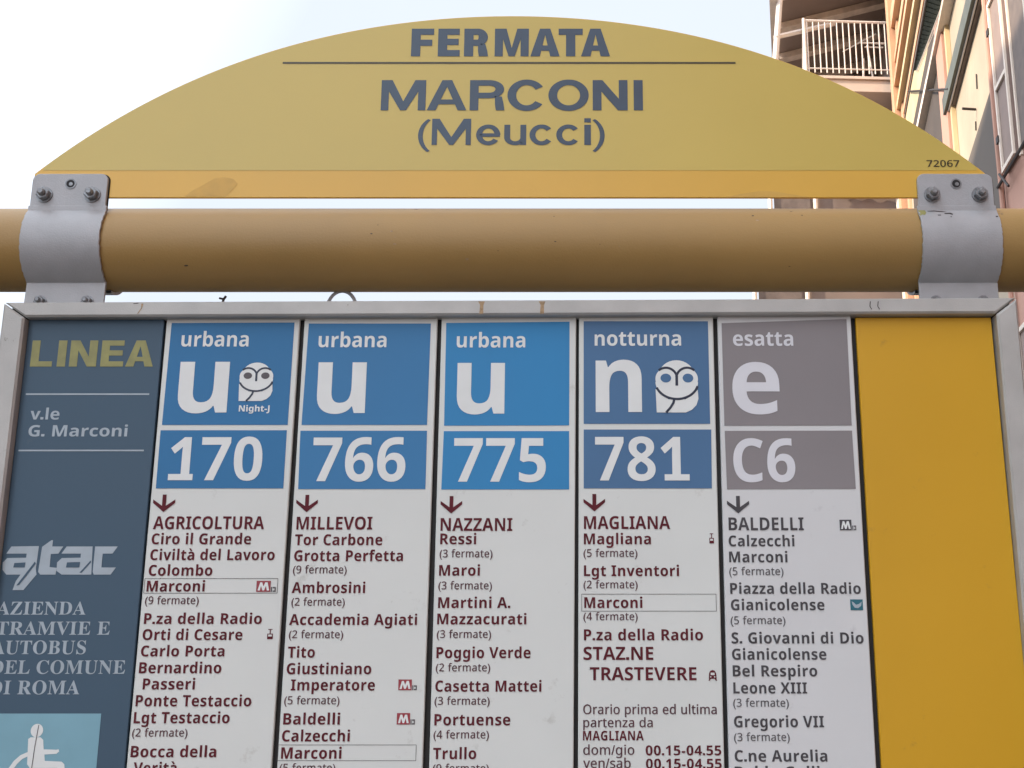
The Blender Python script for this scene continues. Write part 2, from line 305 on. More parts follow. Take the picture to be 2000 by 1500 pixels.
# ------------------------------------------------------------------ print on the sign, metres in the sign plane: text, left, right, baseline, cap height, style
STRIPS = [
  dict(
    body=[(-0.4466, 2.0219), (-0.3016, 2.0219), (-0.3066, 1.0), (-0.4496, 1.0)],
    head=[(-0.4408, 2.0167), (-0.3072, 2.0173), (-0.308, 1.9032), (-0.4419, 1.9032)],
    num=[(-0.4428, 1.8974), (-0.3085, 1.8974), (-0.3086, 1.8349), (-0.4426, 1.8349)],
    arrow=[-0.4326, 1.8284, 1.81, 0.0116],
    big=[
      ('urbana', -0.4284, -0.3556, 1.99, 0.0165, 'b'),
      ('u', -0.4274, -0.3741, 1.9167, 0.0734, 'b'),
      ('170', -0.4299, -0.3326, 1.8436, 0.0462, 'b'),
      ('Night-J', -0.3611, -0.3283, 1.9178, 0.0067, 'm'),
    ],
    lines=[
      ('AGRICOLTURA', -0.4421, -0.3263, 1.792, 0.0134, 'N'),
      ('Ciro il Grande', -0.4423, -0.3389, 1.7763, 0.0112, 'n'),
      ('Civilta del Lavoro', -0.4423, -0.3134, 1.7599, 0.0111, 'n'),
      ('Colombo', -0.4425, -0.3767, 1.7439, 0.011, 'n'),
      ('Marconi', -0.4432, -0.3834, 1.7277, 0.011, 'n'),
      ('(9 fermate)', -0.4437, -0.3885, 1.7149, 0.0078, 'f'),
      ('P.za della Radio', -0.443, -0.3225, 1.6949, 0.0108, 'n'),
      ('Orti di Cesare', -0.4431, -0.3413, 1.6788, 0.0108, 'n'),
      ('Carlo Porta', -0.4433, -0.3584, 1.6625, 0.0107, 'n'),
      ('Bernardino', -0.4438, -0.3604, 1.6458, 0.0109, 'n'),
      ('Passeri', -0.4386, -0.3859, 1.6299, 0.0108, 'n'),
      ('Ponte Testaccio', -0.4443, -0.3279, 1.6134, 0.011, 'n'),
      ('Lgt Testaccio', -0.4447, -0.3486, 1.597, 0.0109, 'n'),
      ('(2 fermate)', -0.4452, -0.3897, 1.5842, 0.0076, 'f'),
      ('Bocca della', -0.4449, -0.3596, 1.5644, 0.0108, 'n'),
      ('Verita', -0.4408, -0.3979, 1.5488, 0.0107, 'n'),
    ],
    boxes=[[-0.446, 1.7412, -0.3083, 1.7258]],
    icons=[('metro', -0.3303, 1.7386, -0.3157, 1.7274), ('tram', -0.3167, 1.6898, -0.3099, 1.6788)],
    owl=[-0.3627, 1.9719, -0.3265, 1.9293],
    foot=[-0.4307, 1.8502, -0.4048, 1.8436],
  ),
  dict(
    body=[(-0.2966, 2.0225), (-0.1519, 2.0225), (-0.1558, 1.0), (-0.3002, 1.0)],
    head=[(-0.2916, 2.0161), (-0.1589, 2.0161), (-0.1597, 1.9032), (-0.2933, 1.9032)],
    num=[(-0.2941, 1.8969), (-0.1595, 1.8969), (-0.1593, 1.8342), (-0.293, 1.8342)],
    arrow=[-0.2829, 1.8281, 1.8098, 0.0113],
    big=[
      ('urbana', -0.2798, -0.2063, 1.9892, 0.0165, 'b'),
      ('u', -0.2785, -0.2265, 1.9161, 0.0734, 'b'),
      ('766', -0.2794, -0.1811, 1.8426, 0.0468, 'b'),
    ],
    lines=[
      ('MILLEVOI', -0.2926, -0.2135, 1.7916, 0.0134, 'N'),
      ('Tor Carbone', -0.2933, -0.2024, 1.7754, 0.0112, 'n'),
      ('Grotta Perfetta', -0.2931, -0.1803, 1.7589, 0.0111, 'n'),
      ('(9 fermate)', -0.2936, -0.238, 1.7463, 0.0079, 'f'),
      ('Ambrosini', -0.2937, -0.2181, 1.7262, 0.011, 'n'),
      ('(2 fermate)', -0.2933, -0.2384, 1.7134, 0.0078, 'f'),
      ('Accademia Agiati', -0.2944, -0.1636, 1.6939, 0.0108, 'n'),
      ('(2 fermate)', -0.294, -0.2386, 1.6807, 0.0077, 'f'),
      ('Tito', -0.2939, -0.2665, 1.6613, 0.0109, 'n'),
      ('Giustiniano', -0.2942, -0.2084, 1.6449, 0.0109, 'n'),
      ('Imperatore', -0.289, -0.2041, 1.6289, 0.0108, 'n'),
      ('(5 fermate)', -0.2949, -0.2391, 1.6155, 0.0077, 'f'),
      ('Baldelli', -0.2947, -0.2378, 1.5958, 0.0109, 'n'),
      ('Calzecchi', -0.295, -0.2272, 1.5795, 0.0108, 'n'),
      ('Marconi', -0.2949, -0.2347, 1.563, 0.0108, 'n'),
      ('(5 fermate)', -0.2957, -0.2401, 1.5507, 0.0075, 'f'),
    ],
    boxes=[[-0.2988, 1.5764, -0.1603, 1.5609]],
    icons=[('metro', -0.1805, 1.6397, -0.1669, 1.6292), ('metro', -0.1808, 1.6069, -0.1676, 1.5958)],
  ),
  dict(
    body=[(-0.1474, 2.0231), (-0.0009, 2.0249), (-0.0067, 1.0), (-0.1467, 1.0)],
    head=[(-0.1422, 2.0167), (-0.0081, 2.0182), (-0.0084, 1.9027), (-0.1415, 1.9024)],
    num=[(-0.1416, 1.8965), (-0.0084, 1.8965), (-0.0083, 1.8338), (-0.1426, 1.8338)],
    arrow=[-0.1316, 1.8268, 1.8084, 0.0113],
    big=[
      ('urbana', -0.1302, -0.056, 1.9889, 0.0165, 'b'),
      ('u', -0.1287, -0.0776, 1.9155, 0.0733, 'b'),
      ('775', -0.1302, -0.0329, 1.842, 0.0468, 'b'),
    ],
    lines=[
      ('NAZZANI', -0.1423, -0.0674, 1.7902, 0.0134, 'N'),
      ('Ressi', -0.1423, -0.1048, 1.7763, 0.0112, 'n'),
      ('(3 fermate)', -0.1425, -0.0876, 1.7628, 0.0079, 'f'),
      ('Maroi', -0.1425, -0.1003, 1.7439, 0.011, 'n'),
      ('(3 fermate)', -0.1429, -0.0876, 1.73, 0.0078, 'f'),
      ('Martini A.', -0.1426, -0.0688, 1.711, 0.0109, 'n'),
      ('Mazzacurati', -0.1431, -0.0518, 1.6945, 0.0108, 'n'),
      ('(3 fermate)', -0.1431, -0.0876, 1.6809, 0.0077, 'f'),
      ('Poggio Verde', -0.1429, -0.0472, 1.6608, 0.0109, 'n'),
      ('(2 fermate)', -0.1432, -0.0879, 1.6478, 0.0076, 'f'),
      ('Casetta Mattei', -0.1431, -0.0359, 1.6278, 0.0108, 'n'),
      ('(3 fermate)', -0.1435, -0.0879, 1.615, 0.0077, 'f'),
      ('Portuense', -0.1431, -0.0669, 1.595, 0.0109, 'n'),
      ('(4 fermate)', -0.1436, -0.0881, 1.5824, 0.0076, 'f'),
      ('Trullo', -0.1434, -0.1004, 1.5626, 0.0108, 'n'),
      ('(9 fermate)', -0.1434, -0.0875, 1.5502, 0.0075, 'f'),
    ],
    boxes=[],
    icons=[],
  ),
  dict(
    body=[(0.0022, 2.0249), (0.1481, 2.0249), (0.1448, 1.0), (-0.0004, 1.0)],
    head=[(0.0072, 2.0187), (0.1424, 2.0187), (0.1418, 1.9044), (0.0071, 1.9044)],
    num=[(0.0071, 1.8982), (0.1427, 1.8982), (0.1417, 1.8349), (0.007, 1.8349)],
    arrow=[0.0181, 1.829, 1.8106, 0.0113],
    big=[
      ('notturna', 0.0191, 0.1127, 1.9909, 0.0165, 'b'),
      ('n', 0.02, 0.0694, 1.9172, 0.0745, 'b'),
      ('781', 0.0191, 0.1094, 1.8433, 0.0468, 'b'),
    ],
    lines=[
      ('MAGLIANA', 0.0072, 0.0971, 1.7922, 0.0134, 'N'),
      ('Magliana', 0.0071, 0.0768, 1.7763, 0.0112, 'n'),
      ('(5 fermate)', 0.0066, 0.0626, 1.7633, 0.0079, 'f'),
      ('Lgt Inventori', 0.0071, 0.1054, 1.7435, 0.011, 'n'),
      ('(2 fermate)', 0.0066, 0.0625, 1.731, 0.0078, 'f'),
      ('Marconi', 0.0074, 0.0671, 1.711, 0.0109, 'n'),
      ('(4 fermate)', 0.0065, 0.0621, 1.6987, 0.0077, 'f'),
      ('P.za della Radio', 0.007, 0.1285, 1.6785, 0.011, 'n'),
      ('STAZ.NE', 0.0065, 0.0775, 1.659, 0.013, 'N'),
      ('TRASTEVERE', 0.0129, 0.1209, 1.6389, 0.0129, 'N'),
      ('Orario prima ed ultima', 0.0062, 0.1404, 1.6059, 0.0092, 'r'),
      ('partenza da', 0.0062, 0.0759, 1.5933, 0.0089, 'r'),
      ('MAGLIANA', 0.0059, 0.0667, 1.5805, 0.0091, 'n'),
      ('dom/gio', 0.0061, 0.0572, 1.5668, 0.0093, 'r'),
      ('00.15-04.55', 0.0684, 0.1438, 1.5663, 0.0093, 'n'),
      ('ven/sab', 0.0061, 0.0534, 1.5541, 0.0093, 'r'),
      ('00.15-04.55', 0.0685, 0.1438, 1.5536, 0.0093, 'n'),
    ],
    boxes=[[0.0046, 1.7253, 0.1431, 1.7076]],
    icons=[('tram', 0.137, 1.7877, 0.1426, 1.7763), ('train', 0.1328, 1.6491, 0.1417, 1.6385)],
    owl=[0.0842, 1.9745, 0.1299, 1.9167],
    foot=[0.0923, 1.8499, 0.1186, 1.8433],
  ),
  dict(
    body=[(0.1529, 2.0257), (0.2979, 2.031), (0.2966, 1.0), (0.1492, 1.0)],
    head=[(0.157, 2.0161), (0.293, 2.0208), (0.2922, 1.9024), (0.1567, 1.9021)],
    num=[(0.1568, 1.8965), (0.2921, 1.8968), (0.2927, 1.8342), (0.1574, 1.8338)],
    arrow=[0.1685, 1.8268, 1.8084, 0.0116],
    big=[
      ('esatta', 0.1688, 0.2339, 1.9904, 0.0165, 'b'),
      ('e', 0.1664, 0.2169, 1.9153, 0.0733, 'b'),
      ('C6', 0.1649, 0.2301, 1.8417, 0.0462, 'b'),
    ],
    lines=[
      ('BALDELLI', 0.1579, 0.2362, 1.7907, 0.0134, 'N'),
      ('Calzecchi', 0.1574, 0.2257, 1.774, 0.0112, 'n'),
      ('Marconi', 0.1574, 0.2178, 1.7575, 0.0111, 'n'),
      ('(5 fermate)', 0.157, 0.2131, 1.7444, 0.0079, 'f'),
      ('Piazza della Radio', 0.1575, 0.2918, 1.7253, 0.011, 'n'),
      ('Gianicolense', 0.1577, 0.2536, 1.7087, 0.0109, 'n'),
      ('(5 fermate)', 0.1569, 0.213, 1.6947, 0.0077, 'f'),
      ('S. Giovanni di Dio', 0.1573, 0.2918, 1.6753, 0.011, 'n'),
      ('Gianicolense', 0.1573, 0.2531, 1.6592, 0.0109, 'n'),
      ('Bel Respiro', 0.1575, 0.243, 1.6427, 0.0109, 'n'),
      ('Leone XIII', 0.1576, 0.2319, 1.626, 0.0108, 'n'),
      ('(3 fermate)', 0.1569, 0.213, 1.6131, 0.0077, 'f'),
      ('Gregorio VII', 0.1572, 0.2473, 1.5932, 0.0109, 'n'),
      ('(3 fermate)', 0.1567, 0.2125, 1.58, 0.0076, 'f'),
      ('C.ne Aurelia', 0.1569, 0.249, 1.5603, 0.0108, 'n'),
      ('Baldo Gallia', 0.1565, 0.2505, 1.5449, 0.0107, 'n'),
    ],
    boxes=[],
    icons=[('metro', 0.2736, 1.8017, 0.286, 1.7907), ('teal', 0.2802, 1.7196, 0.2931, 1.7087)],
  ),
]
INFO_LINES = [('LINEA', -0.5897, -0.4572, 1.9676, 0.0293, 'b'), ('v.le', -0.5832, -0.5521, 1.9091, 0.0123, 'b'), ('G. Marconi', -0.5831, -0.4779, 1.8907, 0.0122, 'b'), ('AZIENDA', -0.5949, -0.5036, 1.7043, 0.013, 's'), ('TRAMVIE E', -0.593, -0.4771, 1.6841, 0.0131, 's'), ('AUTOBUS', -0.5954, -0.4997, 1.6648, 0.0133, 's'), ('DEL COMUNE', -0.5947, -0.4579, 1.6453, 0.0132, 's'), ('DI ROMA', -0.5938, -0.502, 1.6252, 0.0133, 's')]
INFO_RULES = [[-0.5905, 1.9378, -0.4583, 1.9361], [-0.5915, 1.8763, -0.4587, 1.8747]]
ARCH_LINES = [('FERMATA', -0.1915, 0.0381, 2.338, 0.0355, 'h'), ('MARCONI', -0.2237, 0.0752, 2.2698, 0.0379, 'm'), ('(Meucci)', -0.18, 0.0313, 2.227, 0.0323, 'q'), ('72067', 0.3934, 0.4303, 2.2004, 0.0078, 't')]
ARCH_RULE = [-0.3387, 2.3308, 0.1824, 2.3285]
LOGO = [[(-0.5917, 1.7666), (-0.5873, 1.774), (-0.5588, 1.7744), (-0.5594, 1.7508), (-0.5581, 1.745), (-0.5699, 1.7292), (-0.581, 1.7292), (-0.5787, 1.7383), (-0.5746, 1.745), (-0.5892, 1.745), (-0.5938, 1.7498), (-0.5943, 1.7575), (-0.5902, 1.762), (-0.5707, 1.7624), (-0.5706, 1.7666)], [(-0.5554, 1.7736), (-0.5464, 1.7805), (-0.5448, 1.7805), (-0.5449, 1.774), (-0.5334, 1.774), (-0.5377, 1.7666), (-0.5455, 1.7662), (-0.5454, 1.7527), (-0.5379, 1.7519), (-0.5384, 1.745), (-0.5543, 1.745), (-0.5567, 1.7479)], [(-0.5346, 1.7666), (-0.5299, 1.774), (-0.503, 1.774), (-0.5015, 1.745), (-0.532, 1.745), (-0.5378, 1.7488), (-0.5381, 1.7575), (-0.5337, 1.762), (-0.5143, 1.7624), (-0.5144, 1.7666)], [(-0.5003, 1.774), (-0.4769, 1.774), (-0.4816, 1.7666), (-0.4918, 1.7666), (-0.4918, 1.7523), (-0.4768, 1.7523), (-0.4815, 1.745), (-0.499, 1.745), (-0.5004, 1.7479)]]
LOGO_CUTS = [[(-0.5822, 1.7569), (-0.5708, 1.7575), (-0.571, 1.7523), (-0.5828, 1.7523)], [(-0.561, 1.7585), (-0.5599, 1.7562), (-0.5746, 1.7344), (-0.5776, 1.7338)], [(-0.5278, 1.7575), (-0.5143, 1.7579), (-0.5145, 1.7523), (-0.5283, 1.7523)], [(-0.5035, 1.7595), (-0.5028, 1.7577), (-0.5116, 1.7469), (-0.5139, 1.7469)]]
ACCESS = [(-0.5873, 1.6064), (-0.4779, 1.6064), (-0.4777, 1.5363), (-0.5865, 1.5363)]
PERSON = [[(-0.5484, 1.5819), (-0.5461, 1.5835), (-0.5362, 1.5835), (-0.5333, 1.581), (-0.5319, 1.572), (-0.5195, 1.5716), (-0.5169, 1.572), (-0.5163, 1.5698), (-0.5187, 1.5677), (-0.5306, 1.567), (-0.5296, 1.5609), (-0.5127, 1.5602), (-0.5098, 1.5577), (-0.5061, 1.5363), (-0.5124, 1.5363), (-0.5162, 1.5541), (-0.5438, 1.5541), (-0.5468, 1.5577)]]
PHEAD = (-0.5406, 1.59); PHEAD_R = 0.0062
WHEEL = [(-0.5477, 1.5693), (-0.5545, 1.5663), (-0.5604, 1.5609), (-0.5647, 1.5541), (-0.5671, 1.5461), (-0.5675, 1.5363), (-0.5634, 1.5363), (-0.5629, 1.5448), (-0.5607, 1.552), (-0.5569, 1.558), (-0.5522, 1.5627), (-0.5469, 1.5652)]
YELLOW = [(0.3033, 2.0231), (0.4508, 2.0231), (0.4582, 1.0), (0.3023, 1.0)]
BLUE = [(-0.5965, 2.0219), (-0.4493, 2.0219), (-0.4507, 1.0), (-0.5965, 1.0)]

# ================================================================== THE SETTING
def struct(name, b, m):
    o = b.build(name, m); o['kind'] = 'structure'; return o
b = MB(); b.box(-1500, 1500, -1500, 1500, -.6, -.16); struct('ground', b, 'terrain')
b = MB(); b.box(-8.2, -1.3, -60, 120, -.155, -.12); struct('road', b, 'asphalt')
b = MB(); b.box(-1.0, 5.2, -60, 120, -.15, 0); struct('pavement', b, 'paving')
b = MB(); b.box(-12.5, -8.5, -60, 120, -.15, 0); struct('opposite_pavement', b, 'paving')
for x in (-1.3, -8.5):
    kb = empty('kerb', (x, 0, 0)); kb['kind'] = 'structure'
    me = None
    for i in range(60):
        if me is None:
            q = MB(); q.box(0.004, .296, .005, .995, -.15, .004); s0 = q.build('kerb_stone', 'kerb', kb); me = s0.data; s0.location = (0, -20, 0)
        else:
            o = bpy.data.objects.new('kerb_stone', me); COL.objects.link(o); o.parent = kb; o.location = (0, -20 + i, 0)
b = MB(); b.flat = True
for i in range(14): 
    y0 = -20 + i * 6; b.add([(-4.85, y0, -.116), (-4.73, y0, -.116), (-4.73, y0 + 3, -.116), (-4.85, y0 + 3, -.116)], [(0, 1, 2, 3)])
struct('lane_marking', b, 'linep')

# ------------------------------------------------------------------ buildings on the right of the street
PHI = R(10); FD = Vector((math.sin(PHI), math.cos(PHI), 0)); FN = Vector((-math.cos(PHI), math.sin(PHI), 0)); FB = Vector((2.4, -CD, 0))
def fp(s, h, o): return FB + FD * s + (FNA if _skew else FN) * o + Vector((0, 0, h))
FNA = Vector((-math.cos(R(3)), -math.sin(R(3)), 0))
_skew = False
def fbox(b, s0, s1, h0, h1, o0, o1):
    b.hexa([fp(s0, h0, o0), fp(s0, h0, o1), fp(s0, h1, o1), fp(s0, h1, o0), fp(s1, h0, o0), fp(s1, h0, o1), fp(s1, h1, o1), fp(s1, h1, o0)])
def fpart(name, root, m, *boxes):
    b = MB(root.location)
    for q in boxes: fbox(b, *q)
    return b.build(name, m, root)

# far building with stacked balconies; its side stands at a skew to the street ----
_skew = True
A = empty('apartment_block', fp(22, 0, 0))
tag(A, 'taupe apartment block with white railed balconies, farthest building behind the arch sign', 'building')
fpart('wall', A, 'taupe', (21.75, 40, 0, 20, -9, 0))
fpart('corner_pilaster', A, 'orange', (21.3, 21.75, 0, 20, -9, .16))
def balcony(top, o1, s1=26.2, o0=.0, s0=22.0, n=15, full=True):
    sl = fpart('balcony_slab', A, 'wslab', (s0, s1, top - .30, top - .06, o0, o1 - .12), (s0 - .05, s1 + .05, top - .055, top, o0, o1))
    hr = MB(A.location)
    hr.tube([fp(s0, top + 1.20, o0), fp(s0, top + 1.20, o1 - .06)], .026, 6)
    hr.tube([fp(s0, top + .17, o0), fp(s0, top + .17, o1 - .06)], .014, 6)
    hr.tube([fp(s0, top + 1.20, o1 - .06), fp(s1, top + 1.20, o1 - .06)], .026, 6)
    hr.tube([fp(s0, top + .17, o1 - .06), fp(s1, top + .17, o1 - .06)], .014, 6)
    hr.build('handrail', 'rail', A)
    d = (o1 - .06 - o0) / n; proto = None
    for i in range(n):
        o_ = o0 + d * (i + .5)
        if proto is None:
            q = MB((0, 0, 0)); q.tube([(0, 0, .08), (0, 0, 1.18)], .0135, 6); proto = q.build('baluster', 'rail', A); ob = proto
        else: ob = bpy.data.objects.new('baluster', proto.data); COL.objects.link(ob); ob.parent = A
        ob.location = fp(s0, top, o_) - A.location
    for k in range(int((s1 - s0) / .13)):
        ob = bpy.data.objects.new('baluster', proto.data); COL.objects.link(ob); ob.parent = A
        ob.location = fp(s0 + .13 * (k + .5), top, o1 - .06) - A.location
    for s_ in (s0, s1):
        q = MB(A.location); q.tube([fp(s_, top, o1 - .06), fp(s_, top + 1.24, o1 - .06)], .035, 6); q.build('corner_post', 'rail', A)
balcony(13.32, 1.84)
balcony(16.9, 1.6, n=12)
# timber pergola roof over the visible balcony: dark boards between paler beams, falling outwards
def roofz(o): return 15.75 - .30 * o
b = MB(A.location)
for s_ in (22.1, 30.0): pass
q = [fp(21.9, roofz(0) + .12, 0), fp(21.9, roofz(2.35) + .12, 2.35), fp(30, roofz(2.35) + .12, 2.35), fp(30, roofz(0) + .12, 0)]
b.hexa([v + Vector((0, 0, 0)) for v in q] + [v + Vector((0, 0, .05)) for v in q]); b.build('canopy_boards', 'taupe', A)
for i, s_ in enumerate((22.0, 23.25, 24.5, 25.75, 27.0, 28.25, 29.5)):
    q = [fp(s_, roofz(0) - .02, 0), fp(s_, roofz(2.3) - .02, 2.3), fp(s_ + .22, roofz(2.3) - .02, 2.3), fp(s_ + .22, roofz(0) - .02, 0)]
    b = MB(A.location); b.hexa(q + [v + Vector((0, 0, .13)) for v in q]); b.build('canopy_beam', 'beam', A)
b = MB(A.location); b.tube([fp(22.05, 15.1, 2.22), fp(22.05, 13.4, 2.40), fp(22.05, 12.2, 2.5)], .06, 8); b.build('downpipe', 'rail', A)
fpart('canopy_gutter', A, 'rail', (21.95, 30, 14.93, 15.06, 2.28, 2.44))
b = MB(A.location); b.tube([fp(22.02, 14.15, 2.36), fp(22.6, 14.82, 1.15)], .05, 6); b.build('curtain_rod', 'rail', A)
fpart('partition', A, 'taupe', (26.2, 26.4, 13.5, 15.75, 0, .55))
fpart('screen', A, 'taupe', (26.25, 26.35, 13.5, 15.3, .55, 2.2))
for i in range(7):
    fpart('screen_slat', A, 'beam', (26.17, 26.24, 13.62 + i * .24, 13.72 + i * .24, .56, 2.15))
# air-drying rack lines on the balcony
b = MB(A.location)
b.tube([fp(22.5, 14.35, .15), fp(22.5, 14.35, .62)], .018, 6); b.tube([fp(22.5, 14.26, .18), fp(22.5, 14.26, .55)], .014, 6)
b.tube([fp(22.6, 14.2, 1.0), fp(22.6, 14.62, .30)], .012, 6); b.tube([fp(22.5, 13.5, .42), fp(22.5, 14.30, .5)], .02, 6); b.tube([fp(22.5, 13.5, .62), fp(22.5, 14.0, .6)], .026, 6)
b.build('clothes_rack', 'rail', A)
# enclosed lower balconies glimpsed above and below the tube
for top, o1 in ((10.15, 2.62), (7.9, 2.98)):
    fpart('balcony_slab', A, 'wslab', (22, 28, top - .28, top, 0, o1))
    fpart('balcony_enclosure', A, 'taupe', (22.1, 27.9, top, top + 1.9, .12, o1 - .1))
    for o_ in (o1 - .03, o1 * .66, .14):
        q = MB(A.location); q.tube([fp(22.02, top, o_), fp(22.02, top + 1.9, o_)], .045, 6); q.build('enclosure_post', 'trim', A)
    fpart('enclosure_glazing', A, 'brown', (22.05, 22.09, top + .3, top + 1.8, o1 * .66 + .1, o1 - .12))
b = MB(A.location)      # gathered awning cloth on the balcony below
prev = None
for i in range(14):
    o_ = 1.42 - i * .095; h_ = 10.93 + .035 * math.sin(i * 1.7) + .02 * math.sin(i * .6)
    cur = [fp(21.98, h_ + .05, o_), fp(21.9, h_ - .02, o_), fp(21.98, h_ - .09, o_)]
    if prev:
        k = prev + cur; b.add(k, [(0, 1, 4, 3), (1, 2, 5, 4)])
    prev = cur
b.build('gathered_awning', 'awn', A)
b = MB(A.location)
b.tube([fp(21.88, 10.98, 1.45), fp(21.86, 10.87, 1.3), fp(21.87, 10.90, .95), fp(21.87, 10.96, .82), fp(21.87, 10.88, .6)], .014, 6)
b.build('awning_edging', 'rail', A)
for r_ in range(3):
    for c_ in range(4):
        s_ = 24 + c_ * 3.6; h_ = 3.6 + r_ * 3.2
        if s_ > 28.5 or r_ == 0:
            f_ = fpart('window', A, 'glass', (s_, s_ + 1.1, h_ - 1.8, h_, .0, .03)); fpart('frame', f_, 'trim', (s_ - .1, s_, h_ - 1.9, h_ + .1, 0, .07), (s_ + 1.1, s_ + 1.2, h_ - 1.9, h_ + .1, 0, .07), (s_, s_ + 1.1, h_, h_ + .1, 0, .07)).location = -A.location
            f_.children[0].location = (0, 0, 0)

_skew = False
# cream building ------------------------------------------------------
B = empty('cream_building', fp(16, 0, 0))
tag(B, 'sunlit cream plaster facade with string courses and grey gutter, between the pink and taupe buildings', 'building')
fpart('wall', B, 'cream', (12.2, 21.28, 0, 18, -9, 0))
# string courses and mouldings receding down the street (h, height, projection)
for i, (h, dh, o, m) in enumerate(((13.28, .13, .10, 'orange'), (13.05, .09, .05, 'ochre'), (12.78, .13, .14, 'orange'), (12.55, .10, .07, 'ochre'), (12.30, .12, .12, 'ochre'), (12.05, .12, .04, 'orange'), (14.0, .3, .12, 'orange'), (13.62, .10, .05, 'ochre'))):
    fpart('string_course', B, m, (12.25, 21.27, h, h + dh, .002, o))
for h_ in (13.44, 13.19, 12.95, 12.68, 12.47, 12.22, 11.98): fpart('painted_shadow_gap', B, 'brown', (12.25, 21.2, h_ - .02, h_ + .02, .001, .03))  # dark strips painted in for the shadow gaps between mouldings
fpart('corner_trim', B, 'orange', (20.95, 21.22, 0, 18, .002, .05))
fpart('painted_shade_band', B, 'deep', (12.6, 20.6, 10.56, 11.22, .003, .03))  # facade shading put in as a dark coloured band
fpart('ledge', B, 'trim', (12.6, 20.6, 10.44, 10.54, .003, .14))
fpart('painted_shade_panel', B, 'deep', (15.95, 20.4, 9.0, 10.40, .003, .035))  # dark sheet on the wall, painted in for its shading
fpart('pilaster', B, 'pink', (15.25, 15.9, 0, 12.0, .003, .09))
fpart('pilaster_edge', B, 'ochre', (15.08, 15.2, 0, 12.0, .003, .06))
fpart('eaves_gutter', B, 'gutter', (12.22, 15.4, 9.27, 9.50, .003, .125))
b = MB(B.location); b.tube([fp(12.22, 9.255, .07), fp(15.35, 9.255, .07)], .013, 6); b.build('conduit', 'rail', B)
fpart('gutter_fascia', B, 'brown', (12.22, 15.38, 9.235, 9.265, .003, .05))
fpart('painted_wall_shadow', B, 'wall_shade', (12.2, 15.2, 6.4, 8.06, .003, .04))  # shadow on the lower wall, painted as a dark patch
b = MB(B.location)
b.tube([fp(13.55, 8.42, .01), fp(13.5, 8.42, .17)], .016, 6); b.tube([fp(13.3, 8.75, .012), fp(13.34, 8.58, .012)], .009, 5); b.tube([fp(13.62, 8.30, .012), fp(13.66, 8.2, .012)], .009, 5)
b.build('line_hook', 'iron', B)
b = MB(B.location); b.tube([fp(19.77, 11.89, .05), fp(14.80, 9.35, .12)], .016, 5); b.build('stay_wire', 'iron', B)
fpart('yellow_band', B, 'ochre', (12.6, 20.8, 11.25, 11.9, .001, .02))
# louvred awning, let out from the wall and seen from below
AW = empty('window_awning', fp(15, 10.6, .15))
tag(AW, 'dark grey green louvred awning let out from the cream facade', 'awning')
def awq(t): return fp(12.6 + 4.15 * t, 10.62 + .05 * t, .31), fp(12.6 + 4.05 * t, 10.40 + .22 * t, .003 + .27 * t ** 1.2)
n_ = 34; proto = None
for i in range(n_):
    a0_, a1_ = awq(i / n_); b0_, b1_ = awq((i + .80) / n_)
    b = MB(AW.location); q = [a0_, a1_, b1_, b0_]; b.hexa([v + Vector((0, 0, .0)) for v in q] + [v + Vector((0, 0, .012 + .05 * 0)) for v in q]); b.build('slat', 'awn', AW)
b = MB(AW.location)
vs = []
for k in range(n_ + 1): vs += [awq(k / n_)[0] + Vector((0, 0, .016)), awq(k / n_)[1] + Vector((0, 0, .016))]
b.add(vs, [(2 * k, 2 * k + 1, 2 * k + 3, 2 * k + 2) for k in range(n_)]); b.build('cloth', 'awn', AW)
b = MB(AW.location); b.tube([awq(0)[0], awq(1)[0]], .012, 6); b.build('front_bar', 'iron', AW)
b = MB(AW.location); b.tube([awq(k / 8)[1] for k in range(9)], .010, 6); b.build('inner_bar', 'rail', AW)
b = MB(AW.location); b.tube([awq(k / 8)[1] + Vector((.012, 0, -.03)) for k in range(9)], .006, 6); b.build('cord', 'rail', AW)

# pink building -------------------------------------------------------
PH2 = R(5.5); GD = Vector((math.sin(PH2), math.cos(PH2), 0)); GN = Vector((-math.cos(PH2), math.sin(PH2), 0)); GB = fp(12.19, 0, .02)
def gp(s, h, o): return GB - GD * s + GN * o + Vector((0, 0, h))     # s grows towards the camera
def gbox(b, s0, s1, h0, h1, o0, o1):
    b.hexa([gp(s0, h0, o0), gp(s0, h0, o1), gp(s0, h1, o1), gp(s0, h1, o0), gp(s1, h0, o0), gp(s1, h0, o1), gp(s1, h1, o1), gp(s1, h1, o0)])
C = empty('pink_building', gp(1, 0, 0))
tag(C, 'pink plaster building with tall shutters at the right edge, nearest building', 'building')
def gpart(name, root, m, *boxes, org=None):
    b = MB(org if org is not None else root.location)
    for q in boxes: gbox(b, *q)
    return b.build(name, m, root)
gpart('wall', C, 'pink', (0, 34, 0, 16, -6, 0))
def shutter(s0, s1, h0, h1, o=.0):
    sh = gpart('shutter', C, 'shut', (s0, s1, h0, h1, o + .004, o + .05))
    t = .045; mid = h0 + (h1 - h0) * .47
    gpart('shutter_frame', sh, 'trim', (s0, s0 + t, h0, h1, o + .052, o + .075), (s1 - t, s1, h0, h1, o + .052, o + .075), (s0 + t, s1 - t, h1 - t, h1, o + .052, o + .075), (s0 + t, s1 - t, h0, h0 + t, o + .052, o + .075), (s0 + t, s1 - t, mid, mid + t, o + .052, o + .075), org=C.location)
    for h_ in (h0 + .35, h1 - .35):
        gpart('hinge', sh, 'iron', (s0 - .05, s0 + .03, h_, h_ + .07, o + .03, o + .09), org=C.location)
WN = ((.22, .72), (2.6, 3.4), (5.6, 6.4), (9, 9.8), (13, 13.8), (17, 17.8), (21, 21.8))
